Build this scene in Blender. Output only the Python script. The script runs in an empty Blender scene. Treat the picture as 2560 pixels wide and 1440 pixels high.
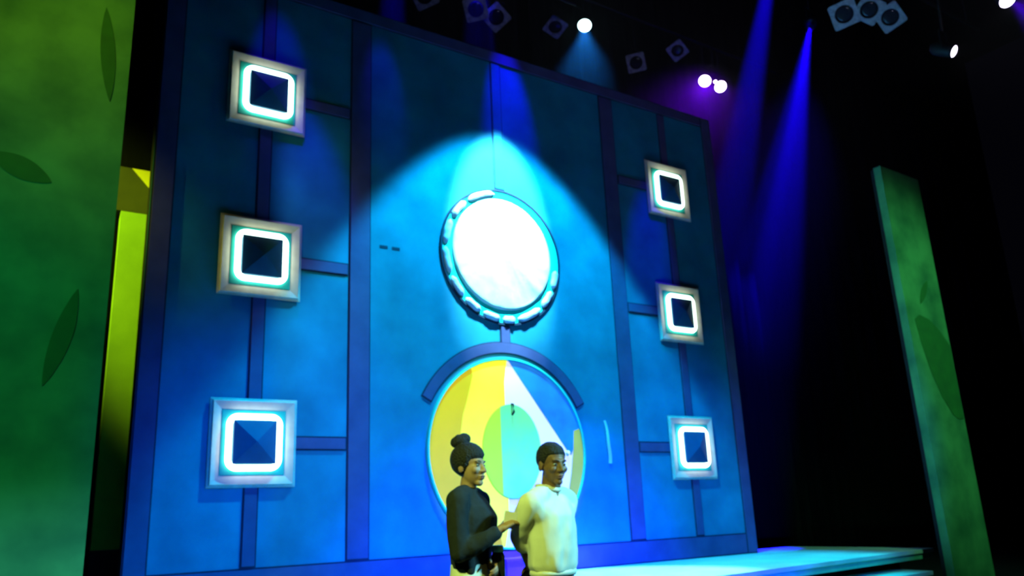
import bpy, bmesh, math, random
from mathutils import Vector, Matrix, noise
random.seed(7)
D2R = math.radians
SC = bpy.context.scene
COL = SC.collection

# ---------------------------------------------------------------- camera
cam_d = bpy.data.cameras.new('camera')
cam = bpy.data.objects.new('camera', cam_d)
COL.objects.link(cam)
cam_d.sensor_width = 36.0
cam_d.lens = 28.844
cam_d.clip_end = 200
cam_d.dof.use_dof = True            # the phone had not focused on the stage
cam_d.dof.focus_distance = 1.5
cam_d.dof.aperture_fstop = 6.5
RX = Vector((0.8328450946, -0.5519875127, -0.0409735768))
RY = Vector((0.5417825470, 0.7978133718, 0.2645099158))
RZ = Vector((-0.1133169015, -0.2424945557, 0.9635121537))
CAMPOS = Vector((-6.013, -9.0735, 1.33))
M = Matrix.Identity(4)
for i in range(3):
    M[i][0] = RX[i]; M[i][1] = RZ[i]; M[i][2] = -RY[i]; M[i][3] = CAMPOS[i]
cam.matrix_world = M
SC.camera = cam

# ---------------------------------------------------------------- world, exposure
wd = bpy.data.worlds.new('dark_hall'); SC.world = wd
wd.use_nodes = True
wd.node_tree.nodes['Background'].inputs[0].default_value = (0.25, 0.25, 0.6, 1)
wd.node_tree.nodes['Background'].inputs[1].default_value = 0.003
SC.view_settings.view_transform = 'Standard'
SC.view_settings.look = 'None'
SC.view_settings.exposure = 0.0
SC.view_settings.gamma = 1.0
SC.view_settings.use_curve_mapping = False
try:
    SC.cycles.use_denoising = True
    SC.cycles.max_bounces = 6
    SC.cycles.volume_bounces = 0
    SC.cycles.sample_clamp_indirect = 4.0
except Exception:
    pass

# ---------------------------------------------------------------- stage lighting
def spot(name, loc, target, watts, color, cone, blend=0.3, radius=0.08):
    l = bpy.data.lights.new(name, 'SPOT')
    l.energy = watts; l.color = color
    l.spot_size = D2R(cone); l.spot_blend = blend; l.shadow_soft_size = radius
    o = bpy.data.objects.new(name, l); COL.objects.link(o)
    o.location = loc
    d = Vector(target) - Vector(loc)
    o.rotation_euler = d.to_track_quat('-Z', 'Y').to_euler()
    return o

def tilt(loc, pitch):       # a point one metre ahead, pitched down towards the wall
    return (loc[0], loc[1] + math.cos(D2R(pitch)), loc[2] - math.sin(D2R(pitch)))

# overhead wash and the tighter special on the porthole, both hung in front of the wall
WASH = (0.0, -2.0, 8.73)
spot('cyan_wash', WASH, tilt(WASH, 81), 5300, (0.0, 0.59, 1.0), 68, 0.22, 0.10)
spot('porthole_special', WASH, tilt(WASH, 59.4), 9500, (0.32, 0.95, 1.0), 26, 0.5, 0.06)
# front-of-house colour
spot('front_blue_left', (-2.3, -11.0, 6.5), (-3.0, 0, 1.0), 5500, (0.0, 0.10, 1.0), 29, 1.0, 0.25)
spot('front_blue_right', (6.5, -11.0, 6.5), (3.0, 0, 0.9), 4600, (0.0, 0.10, 1.0), 27, 1.0, 0.25)
spot('low_blue', (1.2, -9.5, 5.0), (0.2, 0, -0.4), 26000, (0.0, 0.0, 1.0), 36, 1.0, 0.25)
spot('top_teal', (-4.0, -9.0, 9.5), (-0.4, 0, 6.9), 75, (0.15, 0.8, 1.0), 42, 1.0, 0.3)
# the door in its own white-yellow circle
spot('door_special', (-0.6, -9.2, 6.6), (0.0, 0, 2.10), 4300, (1.0, 0.92, 0.62), 13.8, 0.12, 0.05)
# deep blue patches on the upper wall
spot('blue_patch_left', (-3.5, -1.3, 9.6), (-2.62, 0, 4.7), 1500, (0.01, 0.0, 1.0), 15, 0.9, 0.06)
spot('blue_patch_right', (3.1, -1.4, 9.6), (2.8, 0, 4.95), 1500, (0.01, 0.0, 1.0), 15, 0.9, 0.06)
spot('blue_top_left', (-3.35, -0.9, 9.2), (-3.2, 0, 6.6), 200, (0.02, 0.0, 1.0), 20, 0.8, 0.06)
spot('blue_top_mid', (-1.9, -0.9, 9.4), (-1.8, 0, 6.8), 170, (0.02, 0.0, 1.0), 16, 0.8, 0.06)
spot('blue_top_centre', (0.1, -0.8, 9.8), (0.22, 0, 6.9), 1500, (0.01, 0.0, 1.0), 20, 0.8, 0.06)
spot('blue_lobe', (9.34, 0.8, 11.92), (10.5, 4.5, 6.35), 26000, (0.004, 0.0, 1.0), 13, 0.8, 0.06)
spot('blue_right', (8.0, -1.2, 11.0), (8.4, 4.4, 4.0), 1500, (0.02, 0.0, 1.0), 44, 1.0, 0.1)
# green on the two scenic wings
spot('green_left_top', (-9.0, -7.0, 9.0), (-6.0, -2.45, 6.0), 950, (0.80, 1.0, 0.08), 36, 1.0, 0.2)
spot('green_left_low', (-9.5, -7.5, 4.0), (-5.8, -2.45, 2.0), 480, (0.07, 1.0, 0.36), 60, 1.0, 0.2)
spot('green_right', (2.5, -9.0, 8.5), (6.1, -2.45, 3.3), 1900, (0.24, 1.0, 0.44), 38, 1.0, 0.2)
spot('lime_backstage', (-8.5, -0.6, 7.2), (-4.6, 1.2, 4.5), 2600, (0.72, 1.0, 0.06), 34, 0.8, 0.1)
# deck
spot('deck_special', (1.0, -2.2, 8.9), (0.6, -1.5, 0.6), 9000, (0.30, 1.0, 1.0), 24, 0.5, 0.08)
spot('deck_green', (5.5, -5.5, 7.5), (3.6, -1.9, 0.5), 1500, (0.05, 1.0, 0.5), 24, 0.8, 0.08)
# the two people at the front of the hall
spot('lime_side', (-6.7, -7.3, 4.4), (-3.4, -5.0, 1.4), 1350, (0.70, 1.0, 0.18), 42, 0.6, 0.12)
spot('cyan_side', (-0.9, -7.4, 3.2), (-3.2, -5.1, 1.4), 1400, (0.20, 0.78, 1.0), 34, 0.6, 0.12)
# faint fill added with no real source, so the lantern fronts can be made out
spot('lantern_fill', (-4.0, -14.0, 5.0), (4.5, 0, 11.5), 700, (0.55, 0.6, 1.0), 50, 1.0, 0.5)

# ---------------------------------------------------------------- materials
def mat(name, col, rough=0.6, metal=0.0, var=None, scale=6.0, emit=None, estr=0.0, bump=0.0, detail=4.0, stretch=None, spec=0.3):
    m = bpy.data.materials.new(name); m.use_nodes = True
    nt = m.node_tree; b = nt.nodes['Principled BSDF']
    b.inputs['Roughness'].default_value = rough
    b.inputs['Metallic'].default_value = metal
    b.inputs['Specular IOR Level'].default_value = spec
    b.inputs['Base Color'].default_value = (*col, 1)
    if var is not None or bump:
        tc = nt.nodes.new('ShaderNodeTexCoord')
        mp = nt.nodes.new('ShaderNodeMapping')
        if stretch: mp.inputs['Scale'].default_value = stretch
        nz = nt.nodes.new('ShaderNodeTexNoise')
        nz.inputs['Scale'].default_value = scale; nz.inputs['Detail'].default_value = detail
        nt.links.new(tc.outputs['Object'], mp.inputs[0]); nt.links.new(mp.outputs[0], nz.inputs['Vector'])
        if var is not None:
            cr = nt.nodes.new('ShaderNodeValToRGB')
            cr.color_ramp.elements[0].position = 0.32; cr.color_ramp.elements[0].color = (*var, 1)
            cr.color_ramp.elements[1].position = 0.68; cr.color_ramp.elements[1].color = (*col, 1)
            nt.links.new(nz.outputs['Fac'], cr.inputs[0]); nt.links.new(cr.outputs[0], b.inputs['Base Color'])
        if bump:
            bp = nt.nodes.new('ShaderNodeBump'); bp.inputs['Strength'].default_value = bump
            bp.inputs['Distance'].default_value = 0.02
            nt.links.new(nz.outputs['Fac'], bp.inputs['Height']); nt.links.new(bp.outputs[0], b.inputs['Normal'])
    if emit:
        b.inputs['Emission Color'].default_value = (*emit, 1); b.inputs['Emission Strength'].default_value = estr
    return m

MT = {}
MT['teal'] = mat('teal_scenic_paint', (0.016, 0.25, 0.40), 0.75, var=(0.009, 0.15, 0.26), scale=1.6, detail=7)
MT['band'] = mat('mauve_scenic_paint', (0.11, 0.08, 0.22), 0.75, var=(0.08, 0.055, 0.17), scale=3)
MT['line'] = mat('dark_outline_paint', (0.02, 0.03, 0.07), 0.8, var=(0.012, 0.02, 0.05))
MT['cream'] = mat('cream_frame_paint', (0.80, 0.54, 0.46), 0.6, var=(0.70, 0.46, 0.39), scale=9)
MT['recess'] = mat('teal_recess_paint', (0.03, 0.42, 0.36), 0.6, var=(0.02, 0.34, 0.30))
MT['neon'] = mat('neon_tube_glow', (0.8, 1, 0.9), 0.4, emit=(0.62, 1.0, 0.80), estr=6.0)
MT['navy'] = mat('navy_block_paint', (0.02, 0.10, 0.22), 0.45, var=(0.015, 0.08, 0.18), scale=5)
MT['foil'] = mat('lavender_foil', (0.80, 0.74, 0.92), 0.35, var=(0.66, 0.6, 0.8), scale=14, bump=0.6)
MT['cyanring'] = mat('turquoise_paint', (0.01, 0.72, 0.62), 0.5, var=(0.01, 0.62, 0.56), scale=4)
MT['film'] = mat('white_wrinkled_film', (0.86, 0.86, 0.86), 0.45, var=(0.74, 0.74, 0.76), scale=5, bump=0.5)
MT['green'] = mat('mottled_green_paint', (0.13, 0.42, 0.17), 0.8, var=(0.035, 0.18, 0.085), scale=1.7, detail=8)
MT['leaf'] = mat('dark_green_leaf_paint', (0.035, 0.20, 0.05), 0.8, var=(0.028, 0.15, 0.045), scale=5)
MT['lime'] = mat('lime_flat_paint', (0.40, 0.66, 0.04), 0.8, var=(0.30, 0.52, 0.03), scale=2.2)
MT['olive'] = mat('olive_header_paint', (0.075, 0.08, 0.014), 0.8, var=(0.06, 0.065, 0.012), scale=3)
MT['black'] = mat('black_paint', (0.012, 0.012, 0.014), 0.7, var=(0.008, 0.008, 0.01))
MT['velvet'] = mat('black_velvet', (0.020, 0.019, 0.024), 0.95, var=(0.006, 0.006, 0.009), scale=3, stretch=(4, 4, 0.3), spec=0.05)
MT['floor'] = mat('black_stage_floor', (0.015, 0.015, 0.018), 0.6, var=(0.01, 0.01, 0.012), scale=4)
MT['deck'] = mat('pale_deck_paint', (0.55, 0.62, 0.60), 0.55, var=(0.42, 0.50, 0.48), scale=2.5)
MT['fascia'] = mat('mint_fascia_paint', (0.16, 0.45, 0.33), 0.6, var=(0.10, 0.36, 0.26), scale=4)
MT['d_orange'] = mat('golden_yellow_paint', (0.66, 0.41, 0.0), 0.6, var=(0.56, 0.38, 0.0), scale=2)
MT['d_yellow'] = mat('bright_yellow_paint', (0.95, 0.86, 0.03), 0.6, var=(0.9, 0.8, 0.02), scale=2)
MT['d_pale'] = mat('pale_lavender_paint', (0.72, 0.70, 0.84), 0.6, var=(0.68, 0.66, 0.80), scale=2)
MT['d_blue'] = mat('azure_paint', (0.004, 0.20, 0.72), 0.5, var=(0.003, 0.13, 0.60), scale=3)
MT['d_lime'] = mat('lime_paint', (0.42, 0.85, 0.01), 0.6, var=(0.38, 0.80, 0.01), scale=3)
MT['d_mint'] = mat('mint_paint', (0.18, 0.68, 0.12), 0.6, var=(0.07, 0.56, 0.19), scale=1.5)
MT['d_olive'] = mat('olive_paint', (0.32, 0.36, 0.04), 0.6, var=(0.27, 0.31, 0.03), scale=3)
MT['purple'] = mat('purple_paint', (0.25, 0.02, 0.55), 0.6, var=(0.2, 0.015, 0.45), scale=3)
MT['lamp_body'] = mat('black_lantern_metal', (0.02, 0.02, 0.022), 0.5, 0.3, var=(0.014, 0.014, 0.016), scale=12)
MT['gel'] = mat('worn_steel_gel_frame', (0.42, 0.42, 0.46), 0.55, 0.2, var=(0.22, 0.22, 0.25), scale=16)
MT['glass_dark'] = mat('dark_lens_glass', (0.02, 0.02, 0.03), 0.15)
MT['steel'] = mat('dark_steel_pipe', (0.06, 0.06, 0.06), 0.45, 0.6, var=(0.04, 0.04, 0.04))
MT['skin'] = mat('dark_brown_skin', (0.165, 0.085, 0.05), 0.5, var=(0.135, 0.07, 0.042), scale=20)
MT['skin2'] = mat('brown_skin', (0.33, 0.19, 0.12), 0.48, var=(0.28, 0.16, 0.10), scale=20)
MT['hair'] = mat('black_hair', (0.012, 0.011, 0.012), 0.7, bump=0.8, scale=90)
MT['sweater_black'] = mat('black_knit', (0.011, 0.014, 0.016), 0.9, var=(0.008, 0.010, 0.012), scale=30, bump=0.2)
MT['sweater_cream'] = mat('cream_fleece', (0.62, 0.60, 0.50), 0.9, var=(0.55, 0.53, 0.44), scale=8, bump=0.15)
MT['trousers_white'] = mat('off_white_cotton', (0.66, 0.65, 0.56), 0.85, var=(0.58, 0.57, 0.49), scale=10, bump=0.15)
MT['trousers_dark'] = mat('grey_green_cotton', (0.20, 0.24, 0.19), 0.85, var=(0.16, 0.2, 0.16), scale=10)
MT['shoe'] = mat('dark_shoe', (0.03, 0.03, 0.035), 0.5)
MT['eye'] = mat('eye_white', (0.22, 0.20, 0.18), 0.35)
MT['iris'] = mat('dark_iris', (0.015, 0.01, 0.008), 0.15)
MT['lip'] = mat('lip_skin', (0.16, 0.06, 0.05), 0.4)
MT['bottle'] = mat('dark_bottle_plastic', (0.015, 0.02, 0.025), 0.25)
MT['bottle_lid'] = mat('sky_blue_lid', (0.20, 0.62, 0.95), 0.4)
MT['paper'] = mat('white_paper', (0.75, 0.72, 0.8), 0.7)
MT['tie'] = mat('pale_hair_tie', (0.55, 0.6, 0.55), 0.6)
MT['plastic_strip'] = mat('clear_pale_tape', (0.55, 0.7, 0.8), 0.3)

def lens_mat(name, col, s):
    return mat(name, (0.8, 0.8, 0.8), 0.3, emit=col, estr=s)
MT['lens_cyan'] = lens_mat('lit_cyan_lens', (0.55, 1.0, 1.0), 9)
MT['lens_lilac'] = lens_mat('lit_lilac_lens', (0.85, 0.70, 1.0), 7)
MT['lens_violet'] = lens_mat('lit_violet_lens', (0.82, 0.74, 1.0), 6)

# ---------------------------------------------------------------- object helpers
def link_mesh(name, bm, materials, parent=None, smooth=False):
    me = bpy.data.meshes.new(name)
    bmesh.ops.recalc_face_normals(bm, faces=bm.faces[:])
    bm.to_mesh(me); bm.free()
    if not isinstance(materials, (list, tuple)): materials = [materials]
    for m in materials: me.materials.append(m)
    if smooth:
        for p in me.polygons: p.use_smooth = True
    o = bpy.data.objects.new(name, me); COL.objects.link(o)
    if parent is not None: o.parent = parent
    return o

def tag(o, label=None, cat=None, group=None, kind=None):
    if label: o['label'] = label
    if cat: o['category'] = cat
    if group: o['group'] = group
    if kind: o['kind'] = kind
    return o

def empty(name, loc, label, cat, group=None, rot=(0, 0, 0)):
    o = bpy.data.objects.new(name, None); COL.objects.link(o)
    o.location = loc; o.rotation_euler = rot; o.empty_display_size = 0.2
    return tag(o, label, cat, group)

def box(bm, x0, x1, y0, y1, z0, z1, mi=0):
    vs = [bm.verts.new((x, y, z)) for x in (x0, x1) for y in (y0, y1) for z in (z0, z1)]
    for f in ((0, 1, 3, 2), (4, 6, 7, 5), (0, 4, 5, 1), (2, 3, 7, 6), (0, 2, 6, 4), (1, 5, 7, 3)):
        bm.faces.new([vs[i] for i in f]).material_index = mi

def prism_y(bm, pts, y0, y1, mi=0):       # outline in x,z pushed from y0 to y1
    a = [bm.verts.new((x, y0, z)) for x, z in pts]; b = [bm.verts.new((x, y1, z)) for x, z in pts]
    bm.faces.new(a).material_index = mi; bm.faces.new(b[::-1]).material_index = mi
    n = len(pts)
    for i in range(n):
        bm.faces.new((a[i], b[i], b[(i + 1) % n], a[(i + 1) % n])).material_index = mi

def prism_z(bm, pts, z0, z1, mi=0):
    a = [bm.verts.new((x, y, z0)) for x, y in pts]; b = [bm.verts.new((x, y, z1)) for x, y in pts]
    bm.faces.new(a).material_index = mi; bm.faces.new(b[::-1]).material_index = mi
    n = len(pts)
    for i in range(n):
        bm.faces.new((a[i], b[i], b[(i + 1) % n], a[(i + 1) % n])).material_index = mi

def ring_y(bm, cx, cz, ri, ro, y0, y1, a0=0.0, a1=360.0, n=96, mi=0):   # flat ring or arc facing -y
    full = abs(a1 - a0) >= 359.9
    k = n if full else n + 1
    rows = []
    for i in range(k):
        a = D2R(a0 + (a1 - a0) * i / n)
        c, s = math.cos(a), math.sin(a)
        rows.append([bm.verts.new((cx + r * c, y, cz + r * s)) for r, y in ((ri, y0), (ro, y0), (ro, y1), (ri, y1))])
    for i in range(n):
        p, q = rows[i], rows[(i + 1) % k]
        for j in range(4):
            bm.faces.new((p[j], p[(j + 1) % 4], q[(j + 1) % 4], q[j])).material_index = mi
    if not full:
        bm.faces.new(rows[0]).material_index = mi; bm.faces.new(rows[-1][::-1]).material_index = mi

def lathe(bm, prof, axis_m=None, n=32, mi=0):       # profile of (r, h) about local z
    rows = []
    for r, h in prof:
        if r < 1e-6:
            rows.append([bm.verts.new((0, 0, h))])
        else:
            rows.append([bm.verts.new((r * math.cos(2 * math.pi * i / n), r * math.sin(2 * math.pi * i / n), h)) for i in range(n)])
    for a, b in zip(rows[:-1], rows[1:]):
        for i in range(n):
            j = (i + 1) % n
            if len(a) == 1 and len(b) == 1: continue
            if len(a) == 1: f = (a[0], b[j], b[i])
            elif len(b) == 1: f = (a[i], a[j], b[0])
            else: f = (a[i], a[j], b[j], b[i])
            bm.faces.new(f).material_index = mi
    if axis_m is not None:
        vs = [v for r in rows for v in r]
        for v in vs: v.co = axis_m @ v.co

def tube(bm, pts, r, n=10, closed=False, mi=0, up=(0, 0, 1)):
    pts = [Vector(p) for p in pts]; N = len(pts); rows = []
    up = Vector(up)
    for i, p in enumerate(pts):
        if closed: t = pts[(i + 1) % N] - pts[i - 1]
        else: t = pts[min(i + 1, N - 1)] - pts[max(i - 1, 0)]
        t.normalize()
        u = t.cross(up)
        if u.length < 1e-3: u = t.cross(Vector((0, 1, 0)))
        u.normalize(); v = t.cross(u)
        rr = r[i] if isinstance(r, (list, tuple)) else r
        rows.append([bm.verts.new(p + rr * (math.cos(2 * math.pi * k / n) * u + math.sin(2 * math.pi * k / n) * v)) for k in range(n)])
    for i in range(N if closed else N - 1):
        a, b = rows[i], rows[(i + 1) % N]
        for k in range(n):
            bm.faces.new((a[k], a[(k + 1) % n], b[(k + 1) % n], b[k])).material_index = mi
    if not closed:
        bm.faces.new(rows[0]); bm.faces.new(rows[-1][::-1])

# ================================================================ THE SETTING
bm = bmesh.new(); box(bm, -16, 26, -16, 8, -0.2, 0.0)
tag(link_mesh('floor', bm, MT['floor']), 'black floor under the stage and the audience', 'floor', kind='structure')
bm = bmesh.new(); box(bm, -16, 26, -16, 8, 18.0, 18.2)
tag(link_mesh('ceiling', bm, MT['black']), 'black roof high over the stage', 'ceiling', kind='structure')
bm = bmesh.new(); box(bm, -16, 26, 7.8, 8.0, 0, 18)
tag(link_mesh('wall_back', bm, MT['black']), 'black back wall of the stage house', 'wall', kind='structure')

def drape(name, x0, x1, y, z0, z1, label, depth=0.14, wave=0.55):
    bm = bmesh.new(); n = int((x1 - x0) / 0.07); rows = []
    for i in range(n + 1):
        x = x0 + (x1 - x0) * i / n
        d = depth * math.sin(2 * math.pi * x / wave) + 0.05 * math.sin(2 * math.pi * x / (wave * 2.7) + 1)
        rows.append([bm.verts.new((x, y + d + o_, z)) for o_, z in ((0, z0), (0, z1), (0.03, z1), (0.03, z0))])
    for a, b in zip(rows[:-1], rows[1:]):
        for j in range(4):
            bm.faces.new((a[j], a[(j + 1) % 4], b[(j + 1) % 4], b[j]))
    bm.faces.new(rows[0]); bm.faces.new(rows[-1][::-1])
    return tag(link_mesh(name, bm, MT['velvet'], smooth=True), label, 'curtain', 'black stage curtains')

drape('stage_curtain', -13, 4.0, 4.8, 0.02, 17.6, 'black velvet curtain hanging behind the left half of the blue wall')
drape('stage_curtain', 4.1, 25, 4.6, 0.02, 17.6, 'black velvet curtain filling the dark space beside the blue wall')

# ---------------------------------------------------------------- the stage deck and its step
ZD = 0.58
t = empty('stage_platform', (0, 0, 0), 'pale raised deck lit white and cyan under the blue wall', 'platform')
bm = bmesh.new(); prism_z(bm, [(-4.9, -3.05), (6.2, -1.9), (6.2, 0.7), (-4.9, 0.7)], ZD - 0.05, ZD)
link_mesh('deck_board', bm, MT['deck'], t)
bm = bmesh.new(); prism_z(bm, [(-4.85, -3.02), (6.15, -1.88), (6.15, 0.66), (-4.85, 0.66)], ZD - 0.13, ZD - 0.05)
link_mesh('fascia', bm, MT['fascia'], t)
bm = bmesh.new(); prism_z(bm, [(-4.7, -2.6), (5.9, -1.5), (5.9, 0.6), (-4.7, 0.6)], 0.0, ZD - 0.13)
link_mesh('base', bm, MT['black'], t)
t = empty('stage_step', (0, 0, 0), 'lower pale step along the front of the deck', 'step')
bm = bmesh.new(); prism_z(bm, [(-4.85, -3.40), (5.35, -2.33), (5.45, -1.62), (-4.68, -2.68)], 0.28, 0.33)
link_mesh('tread', bm, MT['deck'], t)
bm = bmesh.new(); prism_z(bm, [(-4.8, -3.34), (5.3, -2.28), (5.4, -1.64), (-4.66, -2.70)], 0.0, 0.28)
link_mesh('riser', bm, MT['fascia'], t)

# ================================================================ THE BLUE SCENIC WALL
ZT = 7.98
WX = 4.56
PX, PZ = 0.0, 4.70           # porthole centre
DX, DZ = 0.0, 1.73 + 0.32    # placeholder, set below
DZ = 0.7 * (2.42 - 1.3) + 1.33
PZ = 0.7 * (6.22 - 1.3) + 1.33
wall = empty('scenic_wall', (0, 0, ZD), 'tall blue painted stage wall standing on the pale deck', 'stage set')
W0 = -ZD
def wpart(name, bm, m, smooth=False):
    bm.transform(Matrix.Translation((0, 0, W0)))
    return link_mesh(name, bm, m, wall, smooth)
bm = bmesh.new(); box(bm, -WX, WX, 0.0, 0.02, ZD, ZT)
wpart('wall_panel', bm, MT['teal'])
bm = bmesh.new(); box(bm, -WX + 0.01, WX - 0.01, 0.0205, 0.22, ZD, ZT - 0.01)
wpart('back_frame', bm, MT['black'])

def band(x0, x1, z0, z1, y=-0.02, edge=0.018, m='band'):
    bm = bmesh.new()
    box(bm, x0 + edge, x1 - edge, y, -0.001, z0 + edge, z1 - edge, 0)
    box(bm, x0, x1, y * 0.3, -0.0005, z0, z1, 1)
    wpart('trim_band', bm, [MT[m], MT['line']])
BW = 0.235
B0 = ZD + 0.31
band(-WX, -WX + BW, ZD, ZT); band(WX - BW, WX, ZD, ZT)
band(-WX + BW, WX - BW, ZD, B0); band(-WX + BW, WX - BW, ZT - 0.2, ZT)
for s in (-1, 1):
    a, b = sorted((s * 1.97, s * 2.26)); band(a, b, B0, ZT - 0.2)
WXS = (-3.341, 3.341)
WZS = [0.7 * (z - 1.3) + 1.33 for z in (8.515, 5.518, 2.519)]
HS = 0.455
for s, wx in zip((-1, 1), WXS):
    segs = [ZT - 0.2, WZS[0] + HS, WZS[0] - HS, WZS[1] + HS, WZS[1] - HS, WZS[2] + HS, WZS[2] - HS, B0]
    for k in range(0, 8, 2):
        band(wx - 0.085, wx + 0.085, segs[k + 1], segs[k])
    for wz in WZS:
        a, b = sorted((wx - s * HS, s * 2.26)); band(a, b, wz - 0.08, wz + 0.08)
band(-0.09, 0.09, PZ + 0.99, ZT - 0.2, m='teal')
band(-0.085, 0.085, DZ + 1.42, PZ - 0.99)
bm = bmesh.new()
ring_y(bm, 0, DZ, 1.30, 1.435, -0.02, -0.001, 28, 152, 64, 0)
ring_y(bm, 0, DZ, 1.285, 1.45, -0.006, -0.0005, 27.3, 152.7, 64, 1)
wpart('trim_arc', bm, [MT['band'], MT['line']])
for x in (-1.79, -1.62):      # two small hand slots in the panel
    bm = bmesh.new(); box(bm, x - 0.055, x + 0.055, -0.004, -0.0006, 4.63, 4.67)
    wpart('hand_slot', bm, MT['line'])
# a strip of tape peeling off the panel
bm = bmesh.new()
pr = []
for i in range(13):
    f = i / 12
    x = 1.63 + 0.05 * f + 0.008 * math.sin(9 * f); z = 2.55 - 0.60 * f
    y = -0.012 - 0.03 * math.sin(math.pi * f) ** 1.3
    w = 0.010 + 0.012 * f
    pr.append([bm.verts.new(c) for c in ((x - w, y, z), (x + w, y - 0.02, z), (x + w, y - 0.016, z), (x - w, y + 0.004, z))])
for a, b in zip(pr[:-1], pr[1:]):
    for j in range(4): bm.faces.new((a[j], a[(j + 1) % 4], b[(j + 1) % 4], b[j]))
bm.faces.new(pr[0]); bm.faces.new(pr[-1][::-1])
wpart('peeling_strip', bm, MT['plastic_strip'])

# ---------------------------------------------------------------- neon-edged square lights
def square_frame(bm, ro, ri, y0, y1, yi=None):
    lo = [(-ro, -ro), (ro, -ro), (ro, ro), (-ro, ro)]; li = [(-ri, -ri), (ri, -ri), (ri, ri), (-ri, ri)]
    def rowv(l, y): return [bm.verts.new((x, y, z)) for x, z in l]
    A, B, Cc, Dd = rowv(lo, y1), rowv([(x * 0.97, z * 0.97) for x, z in lo], y0), rowv([(x * 1.03, z * 1.03) for x, z in li], y0 if yi is None else yi), rowv(li, y1)
    for i in range(4):
        j = (i + 1) % 4
        for p, q in ((A, B), (B, Cc), (Cc, Dd), (Dd, A)):
            bm.faces.new((p[i], p[j], q[j], q[i]))

def neon_light(x, z, label, first=None):
    loc = (x, -0.0, z)
    if first:
        r = first.copy(); COL.objects.link(r); r.location = loc; r['label'] = label
        for ch in first.children:
            c = ch.copy(); COL.objects.link(c); c.parent = r
        return r
    r = empty('neon_square_light', loc, label, 'neon light', 'neon-edged squares on the blue wall')
    bm = bmesh.new(); square_frame(bm, HS, 0.345, -0.050, -0.022, -0.026)
    square_frame(bm, HS + 0.02, HS - 0.02, -0.026, -0.021)
    link_mesh('square_frame', bm, MT['cream'], r)
    bm = bmesh.new(); box(bm, -0.345, 0.345, -0.030, -0.022, -0.345, 0.345)
    link_mesh('backing_panel', bm, MT['recess'], r)
    bm = bmesh.new(); pts = []
    h, rc = 0.272, 0.09
    for cx, cz, a0 in ((h - rc, h - rc, 0), (-h + rc, h - rc, 90), (-h + rc, -h + rc, 180), (h - rc, -h + rc, 270)):
        for k in range(9):
            a = D2R(a0 + 90 * k / 8); pts.append((cx + rc * math.cos(a), -0.062, cz + rc * math.sin(a)))
    tube(bm, pts, 0.034, 12, True, up=(0, 1, 0))
    link_mesh('neon_tube', bm, MT['neon'], r, True)
    bm = bmesh.new(); q = 0.232
    a = [bm.verts.new((sx * q, -0.032, sz * q)) for sx, sz in ((-1, -1), (1, -1), (1, 1), (-1, 1))]
    b = [bm.verts.new((sx * q, -0.092, sz * q)) for sx, sz in ((-1, -1), (1, -1), (1, 1), (-1, 1))]
    p = bm.verts.new((0, -0.17, 0))
    bm.faces.new(a)
    for i in range(4):
        j = (i + 1) % 4
        bm.faces.new((a[i], a[j], b[j], b[i])); bm.faces.new((b[i], b[j], p))
    link_mesh('pyramid_block', bm, MT['navy'], r)
    return r
ROW = ('top', 'middle', 'bottom')
f0 = None
for wx, side in zip(WXS, ('three nearest the lime flat', 'three nearest the dark curtain')):
    for wz, rw in zip(WZS, ROW):
        lb = 'neon-edged square light, %s of the %s' % (rw, side)
        o = neon_light(wx, wz, lb, f0)
        f0 = f0 or o

# ---------------------------------------------------------------- porthole
port = empty('porthole', (PX, -0.0, PZ), 'big round white glowing porthole with crinkled foil rim above the door', 'porthole')
bm = bmesh.new(); ring_y(bm, 0, 0, 0.955, 0.985, -0.03, -0.001)
link_mesh('outline_ring', bm, MT['line'], port)
bm = bmesh.new(); ring_y(bm, 0, 0, 0.76, 0.955, -0.018, -0.001)
link_mesh('turquoise_ring', bm, MT['cyanring'], port)
bounds = [95, 128, 152, 178, 204, 226, 246, 266, 282, 312, 334, 355]
for a0, a1 in zip(bounds[:-1], bounds[1:]):
    bm = bmesh.new(); n = 14; rows = []
    for i in range(n + 1):
        a = D2R(a0 + 1.5 + (a1 - a0 - 3.0) * i / n)
        e = min(i, n - i) / n
        puff = 0.3 + 0.7 * min(1, e * 6)
        row = []
        for k in range(9):
            u = math.pi * k / 8
            rr = 0.905 - 0.052 * math.cos(u) * puff + 0.007 * noise.noise((a * 9, k, 1.0))
            yy = -0.018 - (0.05 * math.sin(u) * puff + 0.014 * noise.noise((a * 14, k * 0.9, 3.0)) * math.sin(u))
            row.append(bm.verts.new((rr * math.cos(a), yy, rr * math.sin(a))))
        rows.append(row)
    for p, q in zip(rows[:-1], rows[1:]):
        for k in range(8): bm.faces.new((p[k], p[k + 1], q[k + 1], q[k]))
        bm.faces.new((p[8], p[0], q[0], q[8]))
    bm.faces.new(rows[0]); bm.faces.new(rows[-1][::-1])
    link_mesh('foil_rim', bm, MT['foil'], port, True)
bm = bmesh.new(); nr, na = 26, 96; rows = []
for i in range(1, nr + 1):
    r = 0.80 * i / nr; row = []
    for k in range(na):
        a = 2 * math.pi * k / na
        x, z = r * math.cos(a), r * math.sin(a)
        wr = 0.030 * noise.noise((x * 2.2 + z * 1.5, z * 0.9, 2.0)) + 0.016 * noise.noise((a * 6, r * 1.5, 5.0)) * (r / 0.8) ** 2
        row.append(bm.verts.new((x, -0.045 - 0.05 * (1 - (r / 0.8) ** 2) + wr * (1 if i < nr else 0.3), z + 0.03)))
    rows.append(row)
c = bm.verts.new((0, -0.095, 0.03))
for k in range(na):
    j = (k + 1) % na
    bm.faces.new((c, rows[0][k], rows[0][j]))
    for p, q in zip(rows[:-1], rows[1:]): bm.faces.new((p[k], q[k], q[j], p[j]))
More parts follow.
